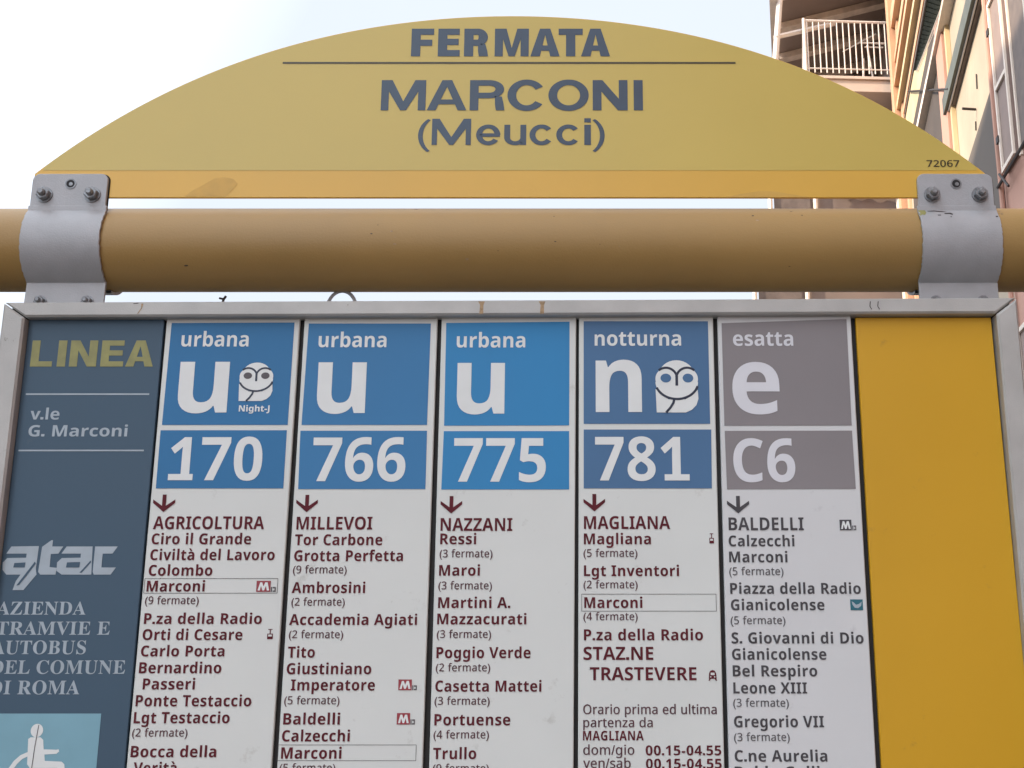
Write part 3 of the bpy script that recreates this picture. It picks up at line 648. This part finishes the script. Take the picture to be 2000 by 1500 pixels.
for (h0, h1) in ((6.9, 8.85), (3.2, 5.2), (10.4, 12.4)):
    for (a0, a1) in WN:
        if a0 > 1: gpart('window', C, 'glass', (a1 + .03, a1 + .9, h0, h1, .003, .012)); shutter(a1 + .92, a1 + 1.4, h0, h1)
        shutter(a0, a1, h0, h1)
gpart('window', C, 'brown', (.80, 1.45, 6.9, 8.85, .003, .012)); gpart('window_jamb', C, 'trim', (.76, .80, 6.85, 8.9, .003, .03), (1.45, 1.49, 6.85, 8.9, .003, .03))
shutter(1.5, 2.0, 6.9, 8.85)
b = MB(C.location); b.tube([gp(.05, 6.82, .08), gp(3, 6.82, .08)], .018, 6); b.tube([gp(.3, 6.86, .12), gp(.6, 6.6, .12)], .014, 6); b.build('shutter_stay', 'iron', C)
b = MB(C.location); b.tube([gp(.06, 0, .05), gp(.06, 15.9, .05)], .028, 8); b.build('drainpipe', 'pink', C)

# building across the road, left of the camera; it keeps the sign in shade -------
D_ = empty('opposite_building', (-12.7, 0, 0))
tag(D_, 'plain plaster building across the road, outside the left edge of the picture', 'building')
b = MB(D_.location); b.box(-24, -12.7, -16, 12, 0, 17); b.build('wall', 'plaster2', D_)
b = MB(D_.location); b.box(-24.3, -12.4, -16.3, 12.3, 17, 17.35); b.build('cornice', 'wslab', D_)
wm = None
for r_ in range(5):
    for c_ in range(8):
        y0 = -14.6 + c_ * 3.4; z0 = 1.0 + r_ * 3.25
        if wm is None:
            b = MB(); b.box(0, .05, 0, 1.1, 0, 1.7); wo = b.build('window', 'glass', D_); wm = wo.data
            b = MB(); b.box(0, .1, -.1, 0, -.1, 1.8); b.box(0, .1, 1.1, 1.2, -.1, 1.8); b.box(0, .1, 0, 1.1, 1.7, 1.8); b.box(0, .16, 0, 1.1, -.1, 0); fo = b.build('window_frame', 'trim', wo); fm = fo.data
        else:
            wo = bpy.data.objects.new('window', wm); COL.objects.link(wo); wo.parent = D_
            fo = bpy.data.objects.new('window_frame', fm); COL.objects.link(fo); fo.parent = wo
        wo.location = Vector((-12.69, y0, z0)) - D_.location

# ================================================================== THE BUS STOP
ST = empty('bus_stop', (0, .035, 0))
tag(ST, 'bus stop with thick ochre tube, grey clamps and yellow arched stop sign on top', 'bus stop')
O0 = ST.location
def spart(name, b, m, parent=ST, smooth=False): return b.build(name, m, parent, smooth)
def SB(): return MB(O0)
TY, TZ, TR_ = .035, 2.1137, .0472
b = SB(); xl, xr, rb = -1.05, .92, .14; pts = [(xl, TY, 0), (xl, TY, TZ - rb)]
for k in range(1, 9): a_ = math.pi / 2 * k / 8; pts.append((xl + rb - rb * math.cos(a_), TY, TZ - rb + rb * math.sin(a_)))
for k in range(12): pts.append((xl + rb + (xr - xl - 2 * rb) * (k + 1) / 12, TY, TZ))
for k in range(1, 9): a_ = math.pi / 2 * k / 8; pts.append((xr - rb + rb * math.sin(a_), TY, TZ - rb + rb * math.cos(a_)))
pts.append((xr, TY, 0)); b.tube(pts, TR_, 64); spart('tube', b, 'tube', smooth=True)
random.seed(21)
for m_, n_c in (('iron', 16), ('rust', 12)):
    b = SB(); b.flat = True
    for k in range(n_c):
        x = random.uniform(-.62, .46); a_ = random.uniform(-.75, 1.0); w_ = random.uniform(.0008, .0026); l_ = w_ * random.uniform(.25, .6) / TR_
        if k == 0 and m_ == 'iron': x, a_, w_, l_ = -.430, -.72, .0030, .022
        ps = []
        for q in range(7):
            u = 2 * math.pi * q / 7; r_ = random.uniform(.6, 1.1)
            aa = a_ + l_ * r_ * math.sin(u); ps.append((x + w_ * r_ * math.cos(u), TY - (TR_ + .0002) * math.cos(aa), TZ + (TR_ + .0002) * math.sin(aa)))
        b.add(ps, [tuple(range(7))])
    spart('paint_chips', b, m_)
for x in (xl, xr):
    b = SB(); b.tube([(x, TY, 0), (x, TY, .02)], .12, 24); b.tube([(x, TY, .02), (x, TY, .05)], .062, 24); spart('base_flange', b, 'galv')

# arched sign plate
def arcz(x): d = x + .0751; return 2.3905 - (.548 * d * d + .5145 * d ** 4)
def archpoly(ins, zb):
    x0, x1 = -.6092 + ins, .4590 - ins; p = [(x0, zb)] if arcz(x0) - ins > zb + .0005 else []
    n = 120
    for k in range(n + 1):
        x = x0 + (x1 - x0) * k / n; z = arcz(x) - ins
        if z > zb + .0003: p.append((x, z))
    if arcz(x1) - ins > zb + .0005: p.append((x1, zb))
    elif len(p): p = [(p[0][0] - .0005, zb)] + p + [(p[-1][0] + .0005, zb)]
    return p
b = SB(); b.slab(archpoly(0, 2.1633)[::-1], 0, .003, .0006); plate = spart('arch_plate', b, 'plate')
plate['label'] = 'yellow arched plate reading FERMATA MARCONI (Meucci)'
def print_on(name, polys, m, parent, y, org=None):
    bb = MB(org if org is not None else O0); bb.flat = True
    for k, p in enumerate(polys): bb.poly(p, y - k * 2e-5)
    return bb.build(name, m, parent)
print_on('printed_film', [archpoly(.0009, 2.1961)], 'film', plate, -.0003)
print_on('stain', [[(-.4385, 2.1650), (-.43, 2.1720), (-.418, 2.1790), (-.406, 2.1870), (-.396, 2.1880), (-.386, 2.1860), (-.380, 2.1800), (-.385, 2.1735), (-.392, 2.1652)]], 'stain', plate, -.00025)
print_on('stain', [[(.165, 2.1636), (.185, 2.1680), (.205, 2.1712), (.222, 2.1705), (.240, 2.1672), (.262, 2.1636)]], 'stain', plate, -.00025)
def stext(name, spec, m, parent, y):
    o = letters(name, spec, m, parent, y); o.data.transform(Matrix.Translation(-O0)); return o
def sdrawn(spec, gl, s, t, m, xh=.76):
    o = drawn('lettering', gl, spec[1], spec[2], spec[3], spec[4], s, t, m, plate, -.0007, xh); o.data.transform(Matrix.Translation(-O0))
def lay(t): return [(c, p / 100., w_ / 100.) for c, p, w_ in t]
sdrawn(ARCH_LINES[0], lay([('F', 0, 80), ('E', 95, 78), ('R', 188, 86), ('M', 297, 121), ('A', 424, 104), ('T', 524, 86), ('A', 604, 103)]), .33, .225, 'ink')
sdrawn(ARCH_LINES[1], lay([('M', 0, 146), ('A', 150, 130), ('R', 290, 114), ('C', 413, 126), ('O', 547, 132), ('N', 692, 114), ('I', 826, 30)]), .285, .185, 'ink')
sdrawn(ARCH_LINES[2], lay([('(', 0, 36), ('M', 50, 142), ('e', 211, 88), ('u', 313, 80), ('c', 405, 88), ('c', 502, 88), ('i', 604, 24), (')', 642, 36)]), .215, .15, 'ink', .77)
stext('lettering', ARCH_LINES[3], 'inkb', plate, -.0007)
x0, z0, x1, z1 = ARCH_RULE; print_on('rule', [[(x0, z0), (x1, z0), (x1, z1), (x0, z1)]], 'inkb', plate, -.0007)

# clamps
def clamp(cx, mirror):
    hw = .0423
    # strap profile in (y, z)
    R1 = TR_ + .0006; T = .0034
    prof = [(-.0048, 2.1520), (-.0048, 2.1475)]
    a0 = math.acos((TY + .0048) / (R1 + T)); 
    a1 = math.pi * .36
    for k in range(41):
        a_ = a0 + (-a1 - a0) * k / 40
        prof.append((TY - (R1 + T) * math.cos(a_), TZ + (R1 + T) * math.sin(a_)))
    yl = prof[-1][0]; prof += [(yl - .0005, 2.066), (yl - .0005, 2.0405)]
    def norm(i):
        p, q = prof[max(i - 1, 0)], prof[min(i + 1, len(prof) - 1)]; d = Vector((q[0] - p[0], q[1] - p[1])).normalized(); return Vector((-d.y, d.x))
    b = SB(); n = len(prof); w0, w1 = cx - hw - .0015, cx + hw + .0015
    vs = []
    jit = [random.uniform(-.0005, .0005) for _ in range(n)]
    for i, p in enumerate(prof):
        k = norm(i) * T
        if k.x < 0: k = -k
        vs += [(w0 + jit[i], p[0], p[1]), (w1 + jit[-i], p[0], p[1]), (w1 + jit[-i], p[0] + k.x, p[1] + k.y), (w0 + jit[i], p[0] + k.x, p[1] + k.y)]
    fs = [(0, 1, 2, 3), (4 * n - 1, 4 * n - 2, 4 * n - 3, 4 * n - 4)]
    for i in range(n - 1):
        for j in range(4): a_ = 4 * i + j; c_ = 4 * i + (j + 1) % 4; fs.append((a_, c_, c_ + 4, a_ + 4))
    b.add(vs, fs); cl_ = spart('clamp', b, 'galv')
    mod = cl_.modifiers.new('soft_edges', 'BEVEL'); mod.width = .0007; mod.segments = 2; mod.limit_method = 'ANGLE'; mod.angle_limit = R(40)
    # back half
    b = SB(); vs = []; fs = []
    for i in range(25):
        a_ = math.pi / 2 + math.pi * i / 24 
        for rr in (TR_ + .0004, TR_ + .0036):
            for x in (cx - hw, cx + hw): vs.append((x, TY + rr * -math.cos(a_), TZ + rr * math.sin(a_)))
    for i in range(24):
        k = 4 * i; fs += [(k, k + 1, k + 5, k + 4), (k + 2, k + 6, k + 7, k + 3), (k, k + 4, k + 6, k + 2), (k + 1, k + 3, k + 7, k + 5)]
    b.add(vs, fs); bb = b.build('rear_half', 'galv', cl_)
    # upper flange with rounded corners
    r_ = .008; fx0, fx1, fz1 = cx - .0421, cx + .0421, 2.1903; q = [(fx0, 2.1465), (fx1, 2.1465)]
    for k in range(6): a_ = math.pi / 2 * k / 5; q.append((fx1 - r_ + r_ * math.cos(a_), fz1 - r_ + r_ * math.sin(a_)))
    for k in range(6): a_ = math.pi / 2 * k / 5; q.append((fx0 + r_ - r_ * math.sin(a_), fz1 - r_ + r_ * math.cos(a_)))
    b = SB(); b.slab(q, -.0044, -.0010, .0007); fl = b.build('flange', 'galv', cl_)
    b = SB(); q2 = [(fx0 - .0006 if False else x + .0014, z + .0007) for x, z in q]; b.slab([(x, z) for x, z in q2], -.0008, -.0001, .0002); b.build('flange_shadow', 'shadow_edge', cl_)  # dark shifted copy of the flange, painted in as its shadow edge
    # centre hole with a ring
    b = SB(); b.tube([(cx + .001, -.0052, 2.1779), (cx + .001, -.0044, 2.1779)], .0062, 24); b.build('rivet_ring', 'bolt', cl_)
    b = SB(); b.tube([(cx + .001, -.0054, 2.1779), (cx + .001, -.0050, 2.1779)], .0046, 20); b.build('rivet_hole', 'hole', cl_)
    b = SB(); b.tube([(cx + .0016, -.0058, 2.1773), (cx + .0016, -.0050, 2.1773)], .0022, 12); b.build('rivet_pin', 'bolt', cl_)
    def bolt(x, y, z, s=1.):
        b = SB(); b.tube([(x, y, z), (x, y - .0014 * s, z)], .0092 * s, 24)
        hx = [(x + .0076 * s * math.cos(k * math.pi / 3 + .3), z + .0076 * s * math.sin(k * math.pi / 3 + .3)) for k in range(6)]
        b.slab(hx, y - .0075 * s, y - .0014 * s, .0008)
        b.tube([(x, y - .0075 * s, z), (x, y - .0105 * s, z), (x, y - .0125 * s, z)], [.0042 * s, .0040 * s, .0026 * s], 12)
        b.build('bolt', 'bolt', cl_)
    bolt(cx - .0268, -.0044, 2.1648); bolt(cx + .0265, -.0044, 2.1648)
    bolt(cx - .026, yl - .0005, 2.0455, .75); bolt(cx + .026, yl - .0005, 2.0455, .75)
    return cl_
ca_ = clamp(-.5665, False); cb_ = clamp(.4223, True)
ca_['label'] = 'left grey clamp around the ochre tube'; cb_['label'] = 'right grey clamp with chipped paint near its top'
# chipped paint on the right clamp: small curved flakes lying on the strap
def on_strap(x, z):
    dz = z - TZ; rr = TR_ + .0006 + .0034 + .0002; return (x, TY - math.sqrt(max(0, rr * rr - dz * dz)), z)
b = SB(); b.flat = True
def chip(pts, m=None):
    vs = [on_strap(x, z) for x, z in pts]; b.add(vs, [tuple(range(len(vs)))])
for p in ([(.388, 2.1450), (.396, 2.1456), (.404, 2.1446), (.410, 2.1436), (.404, 2.1433), (.396, 2.1444), (.389, 2.1442)],
          [(.406, 2.1415), (.413, 2.1420), (.416, 2.1402), (.4145, 2.1386), (.412, 2.1402), (.407, 2.1400)],
          [(.398, 2.1388), (.402, 2.1390), (.402, 2.1378), (.399, 2.1376)], [(.462, 2.1370), (.4645, 2.1372), (.4645, 2.1355), (.462, 2.1353)], [(.4115, 2.1362), (.4135, 2.1364), (.4130, 2.1350)]): chip(p[::-1])
b.build('paint_chip', 'iron', cb_)
b = SB(); b.flat = True
chip([(.3787, 2.1462), (.3860, 2.1465), (.3868, 2.1425), (.3845, 2.1385), (.3815, 2.1392), (.3787, 2.1370)][::-1]); b.build('bare_patch', 'olive', cb_)

# panel frame: four mitred aluminium bars
fo = [(-.6207, 2.0367), (.4765, 2.0420), (.4765, .93), (-.6207, .93)]
fi = [(-.5967, 2.0202), (.4534, 2.0245), (.4534, .955), (-.5967, .955)]
bars = [[fo[0], fo[1], fi[1], fi[0]], [fo[1], fo[2], fi[2], fi[1]], [fo[2], fo[3], fi[3], fi[2]], [fo[3], fo[0], fi[0], fi[3]]]
def shrink(q, k):
    # pull the mitre ends 0.5 mm apart so that the dark seam shows
    a_, b_, c_, d_ = [Vector(p) for p in q]; u = (b_ - a_).normalized() * k; return [a_ + u, b_ - u, c_ - u, d_ + u]
for q, lab in zip(bars, ('top', 'right', 'bottom', 'left')):
    b = SB(); b.slab([tuple(p) for p in shrink(q, .0009)], -.012, .034, .0022); fr = spart('frame_bar', b, 'alu')
    fr['label'] = lab + ' bar of the grey metal panel frame'
    if lab == 'top': topbar = fr
b = SB(); b.slab([(-.6195, 2.0355), (.4753, 2.0408), (.4753, .931), (-.6195, .931)], .006, .030, .0005); spart('back_board', b, 'black')
# seams: dark board behind mitres, plus marks on the top bar
def mark(pts, m, y=-.0122):
    print_on('mark', [pts], m, topbar, y)
for x, z in ((-.1035, 2.0365), (-.0380, 2.0368)):
    mark([(x - .0035, 2.0372 + .0003), (x + .0038, 2.0374), (x + .0022, 2.0330), (x + .0024, 2.0235), (x - .0020, 2.0235), (x - .0014, 2.0335)], 'rust')
mark([(-.4715, 2.0350), (-.4690, 2.0350), (-.4702, 2.0295), (-.4738, 2.0235), (-.4750, 2.0235), (-.4712, 2.0300)], 'rust')
mark([(-.4800, 2.0352), (-.4745, 2.0360), (-.4745, 2.0352), (-.4800, 2.0345)], 'iron')
for dx in (0, .0085): mark([(.3170 + dx, 2.0375), (.3180 + dx, 2.0375), (.3172 + dx, 2.0320), (.3190 + dx, 2.0285), (.3180 + dx, 2.0283), (.3162 + dx, 2.0320)], 'iron')
# wire loop and a cable tie end standing up behind the panel
b = SB(); c0 = Vector((-.266, .045, 2.0490)); 
b.tube([c0 + Vector((-.0165 * math.cos(math.pi * k / 14), 0, .0215 * math.sin(math.pi * k / 14) - .002)) for k in range(15)], .0020, 8); spart('wire_loop', b, 'galv')
b = SB(); b.tube([(-.4020, .04, 2.040), (-.3985, .04, 2.0570), (-.3960, .04, 2.0610)], .0014, 6); b.tube([(-.4035, .04, 2.0585), (-.3990, .04, 2.0575)], .0012, 6); spart('cable_tie', b, 'iron')

# ------------------------------------------------------------------ info panel
IP = MB(); IP.slab(BLUE, 0, .0045, .0006); ip = IP.build('information_panel', 'panel')
tag(ip, 'slate blue panel reading LINEA with operator logo, leftmost in the frame', 'information panel')
drawn('lettering', [('L', 0, .80), ('I', .98, .31), ('N', 1.43, 1.00), ('E', 2.58, .84), ('A', 3.50, 1.02)], INFO_LINES[0][1], INFO_LINES[0][2], INFO_LINES[0][3], INFO_LINES[0][4], .30, .20, 'olive', ip, -.0004)
for s_ in INFO_LINES[1:]: letters('lettering', s_, 'pale', ip, -.0004)
for x0, z0, x1, z1 in INFO_RULES: flat('rule', [[(x0, z0), (x1, z0), (x1, z1), (x0, z1)]], 'pale', ip, -.0004)
lg = flat('operator_logo', LOGO, 'pale', ip, -.0004); flat('logo_gap', LOGO_CUTS, 'panel', lg, -.0007)
ac = flat('wheelchair_sticker', [ACCESS], 'sky', ip, -.0004)
hx, hr_ = PHEAD[0], PHEAD[1]
flat('wheelchair_symbol', PERSON + [WHEEL] + [[(PHEAD[0] + PHEAD_R * math.cos(k * math.pi / 12), PHEAD[1] + 1.05 * PHEAD_R * math.sin(k * math.pi / 12)) for k in range(24)]], 'lite', ac, -.0007)
flat('crack', [[(-.5395, 1.5955), (-.5388, 1.5955), (-.5405, 1.575), (-.5420, 1.54), (-.5428, 1.54), (-.5412, 1.576)]], 'note2', ac, -.0010)

# ------------------------------------------------------------------ yellow panel
b = MB(); b.slab(YELLOW, 0, .0045, .0006); yp = b.build('yellow_panel', 'yellow')
tag(yp, 'blank plain yellow panel at the right end of the sign frame', 'panel')

# ------------------------------------------------------------------ route strips
def owl(parent, x0, z1, x1, z0, dark, eye):
    b = MB(); b.flat = True; W = x1 - x0; H = z1 - z0; f = lambda u, v: (x0 + u * W, z1 - v * H)
    Y = -.0009
    def el(cx, cy, rx, ry, y, a0=0, a1=360, n=32): b.poly([f(cx + rx * math.cos(R(a0 + (a1 - a0) * k / n)), cy + ry * math.sin(R(a0 + (a1 - a0) * k / n))) for k in range(n + (0 if a1 - a0 == 360 else 1))], y)
    b.cur = 0
    b.poly([f(.06, .60), f(.30, .75), f(.70, .75), f(.99, .57), f(1, .74), f(.95, .86), f(.84, .95), f(.70, 1), f(.27, 1), f(.02, 1), f(.0, .55)], Y)       # body
    el(.5, .30, .42, .30, Y - 2e-5)                                                          # crown
    el(.25, .36, .25, .205, Y - 5e-5); el(.75, .36, .25, .205, Y - 8e-5)                     # eye discs
    el(.5, .42, .5, .31, Y - 1.2e-4, 0, 180)                                                 # lower face
    b.cur = 1
    def stroke(pts, w, y):
        n = len(pts); L_ = []; R_ = []
        for i, p in enumerate(pts):
            a_, c_ = Vector(pts[max(i - 1, 0)]), Vector(pts[min(i + 1, n - 1)]); d = (c_ - a_).normalized(); nn = Vector((-d.y, d.x)) * w / 2
            L_.append(Vector(p) + nn); R_.append(Vector(p) - nn)
        for i in range(n - 1): b.poly([tuple(R_[i]), tuple(R_[i + 1]), tuple(L_[i + 1]), tuple(L_[i])], y)
    t = W * .056
    stroke([f(.5 + .5 * math.cos(R(a_)), .42 + .325 * math.sin(R(a_))) for a_ in range(14, 168, 7)], t, Y - 2.0e-4)      # chin
    for sgn in (-1, 1):
        stroke([f(.5 + sgn * (.25 + .262 * math.cos(R(a_))), .36 - .215 * math.sin(R(a_))) for a_ in range(50, 172, 8)], t, Y - 2.4e-4 - sgn * 2e-5)
    stroke([f(.5, .27), f(.5, .49)], t * 1.15, Y - 3.2e-4)
    stroke([f(.44, .73), f(.41, .82), f(.34, .91), f(.24, 1.0)], t, Y - 3.0e-4)
    b.cur = 2
    el(.245, .345, .125, .085, Y - 3.0e-4); el(.765, .345, .125, .085, Y - 3.0e-4)
    return b.build('owl_emblem', ['lite', dark, eye], parent)
def icon(kind, x0, z1, x1, z0, parent, inkm):
    b = MB(); b.flat = True; f = lambda u, v: (x0 + u * (x1 - x0), z1 - v * (z1 - z0)); Y = -.0005
    rc = lambda a_, c_, d, e_, y: b.poly([f(a_, c_), f(d, c_), f(d, e_), f(a_, e_)], y)
    if kind == 'metro':
        rc(0, 0, 1, 1, Y); b.cur = 1
        b.poly([f(.10, .88), f(.26, .14), f(.40, .14), f(.50, .50), f(.62, .14), f(.78, .14), f(.92, .88), f(.76, .88), f(.68, .46), f(.56, .88), f(.44, .88), f(.33, .46), f(.26, .88)], Y - 1e-4)
        b.cur = 2; rc(1.04, .55, 1.12, 1, Y); rc(1.16, .55, 1.38, .68, Y); rc(1.30, .68, 1.38, 1, Y); rc(1.16, .88, 1.30, 1, Y)
        return b.build('metro_symbol', ['red' if inkm == 'maroon' else 'dgrey', 'lite', 'note2'], parent)
    if kind == 'tram':
        rc(.1, .42, .95, .92, Y); rc(.2, 0, .85, .07, Y); rc(.45, .07, .6, .42, Y - 2e-5); b.cur = 1; rc(.25, .50, .80, .68, Y - 1e-4); return b.build('tram_symbol', [inkm, 'white'], parent)
    if kind == 'train':
        b.poly([f(.1, .3), f(.25, .08), f(.5, 0), f(.75, .08), f(.9, .3), f(.95, .82), f(.05, .82)], Y); b.poly([f(.1, .82), f(.3, .82), f(.15, 1), f(0, 1)], Y - 2e-5); b.poly([f(.7, .82), f(.9, .82), f(1, 1), f(.85, 1)], Y - 2e-5)
        b.cur = 1; rc(.28, .25, .72, .48, Y - 1e-4); rc(.2, .6, .35, .7, Y - 1e-4); rc(.65, .6, .8, .7, Y - 1e-4)
        return b.build('train_symbol', [inkm, 'white'], parent)
    rc(0, 0, 1, 1, Y); b.cur = 1
    b.poly([f(.12, .18), f(.3, .3), f(.45, .5), f(.7, .42), f(.92, .2), f(.85, .6), f(.6, .82), f(.35, .78), f(.18, .5)], Y - 1e-4)
    return b.build('hospital_symbol', ['teal', 'pale'], parent)
ROUTES = [('blueA', 'maroon', 'note', 'white', 'lite', 'white route strip for line 170, royal blue urbana header with small owl'),
          ('blueB', 'maroon', 'note', 'white', 'lite', 'white route strip for line 766, blue urbana header with plain letter u'),
          ('blueC', 'maroon', 'note', 'white', 'lite', 'white route strip for line 775, bright blue urbana header'),
          ('blueD', 'maroon', 'note', 'white', 'lite', 'white route strip for line 781, notturna header with large owl'),
          ('grey', 'dgrey', 'note2', 'white2', 'lite2', 'pale grey route strip for line C6, grey esatta header, set slightly crooked')]
for S_, (hm, inkm, notem, wm_, lm, lab) in zip(STRIPS, ROUTES):
    b = MB(); yf = 0.0 if hm != 'grey' else -.0012
    b.slab(S_['body'], -.0012 if hm == 'grey' else 0, .0045, .0009); st = b.build('route_strip', wm_)
    tag(st, lab, 'route strip', 'route strips slotted side by side in the bus stop panel')
    kids = []
    hd = flat('header_panel', [S_['head']], hm, st, -.0004); nm = flat('number_panel', [S_['num']], hm, st, -.0004)
    for s_ in S_['big']:
        letters('lettering', s_, lm, nm if s_[0][0].isdigit() or s_[0] == 'C6' else hd, -.0008)
    if 'foot' in S_: x0, z1, x1, z0 = S_['foot']; flat('lettering', [[(x0, z0), (x1, z0), (x1, z1), (x0, z1)]], lm, nm, -.00085)
    if 'owl' in S_: x0, z1, x1, z0 = S_['owl']; owl(hd, x0, z1, x1, z0, 'navy', hm if hm == 'blueD' else 'note2')
    ax, az1, az0, aw = S_['arrow']; t = .0020
    flat('arrow', [[(ax - t, az0 + .003), (ax + t, az0 + .003), (ax + t, az1), (ax - t, az1)],
                   [(ax, az0), (ax + aw, az0 + (az1 - az0) * .52), (ax + aw, az0 + (az1 - az0) * .72), (ax, az0 + .0052)],
                   [(ax, az0), (ax, az0 + .0052), (ax - aw, az0 + (az1 - az0) * .72), (ax - aw, az0 + (az1 - az0) * .52)]], inkm, st, -.0005)
    for s_ in S_['lines']:
        txt = list(s_); txt[0] = txt[0].replace('Civilta', 'Civiltà').replace('Verita', 'Verità')
        letters('stop_count' if s_[5] == 'f' else ('timetable_text' if s_[5] == 'r' else 'stop_name'), tuple(txt), notem if s_[5] in 'fr' else inkm, st, -.0005)
    for x0, z1, x1, z0 in S_['boxes']:
        t = .00045
        flat('stop_box', [[(x0, z0), (x1, z0), (x1, z0 + t), (x0, z0 + t)], [(x0, z1 - t), (x1, z1 - t), (x1, z1), (x0, z1)], [(x0, z0 + t), (x0 + t, z0 + t), (x0 + t, z1 - t), (x0, z1 - t)], [(x1 - t, z0 + t), (x1, z0 + t), (x1, z1 - t), (x1 - t, z1 - t)]], 'dgrey', st, -.0005)
    for k, x0, z1, x1, z0 in S_['icons']: icon(k, x0, z1, x1, z0, st, inkm)
    if hm == 'grey':
        def mv(o):
            for c in o.children: c.data.transform(Matrix.Translation((0, -.0012, 0))); mv(c)
        mv(st)
bpy.context.view_layer.update()
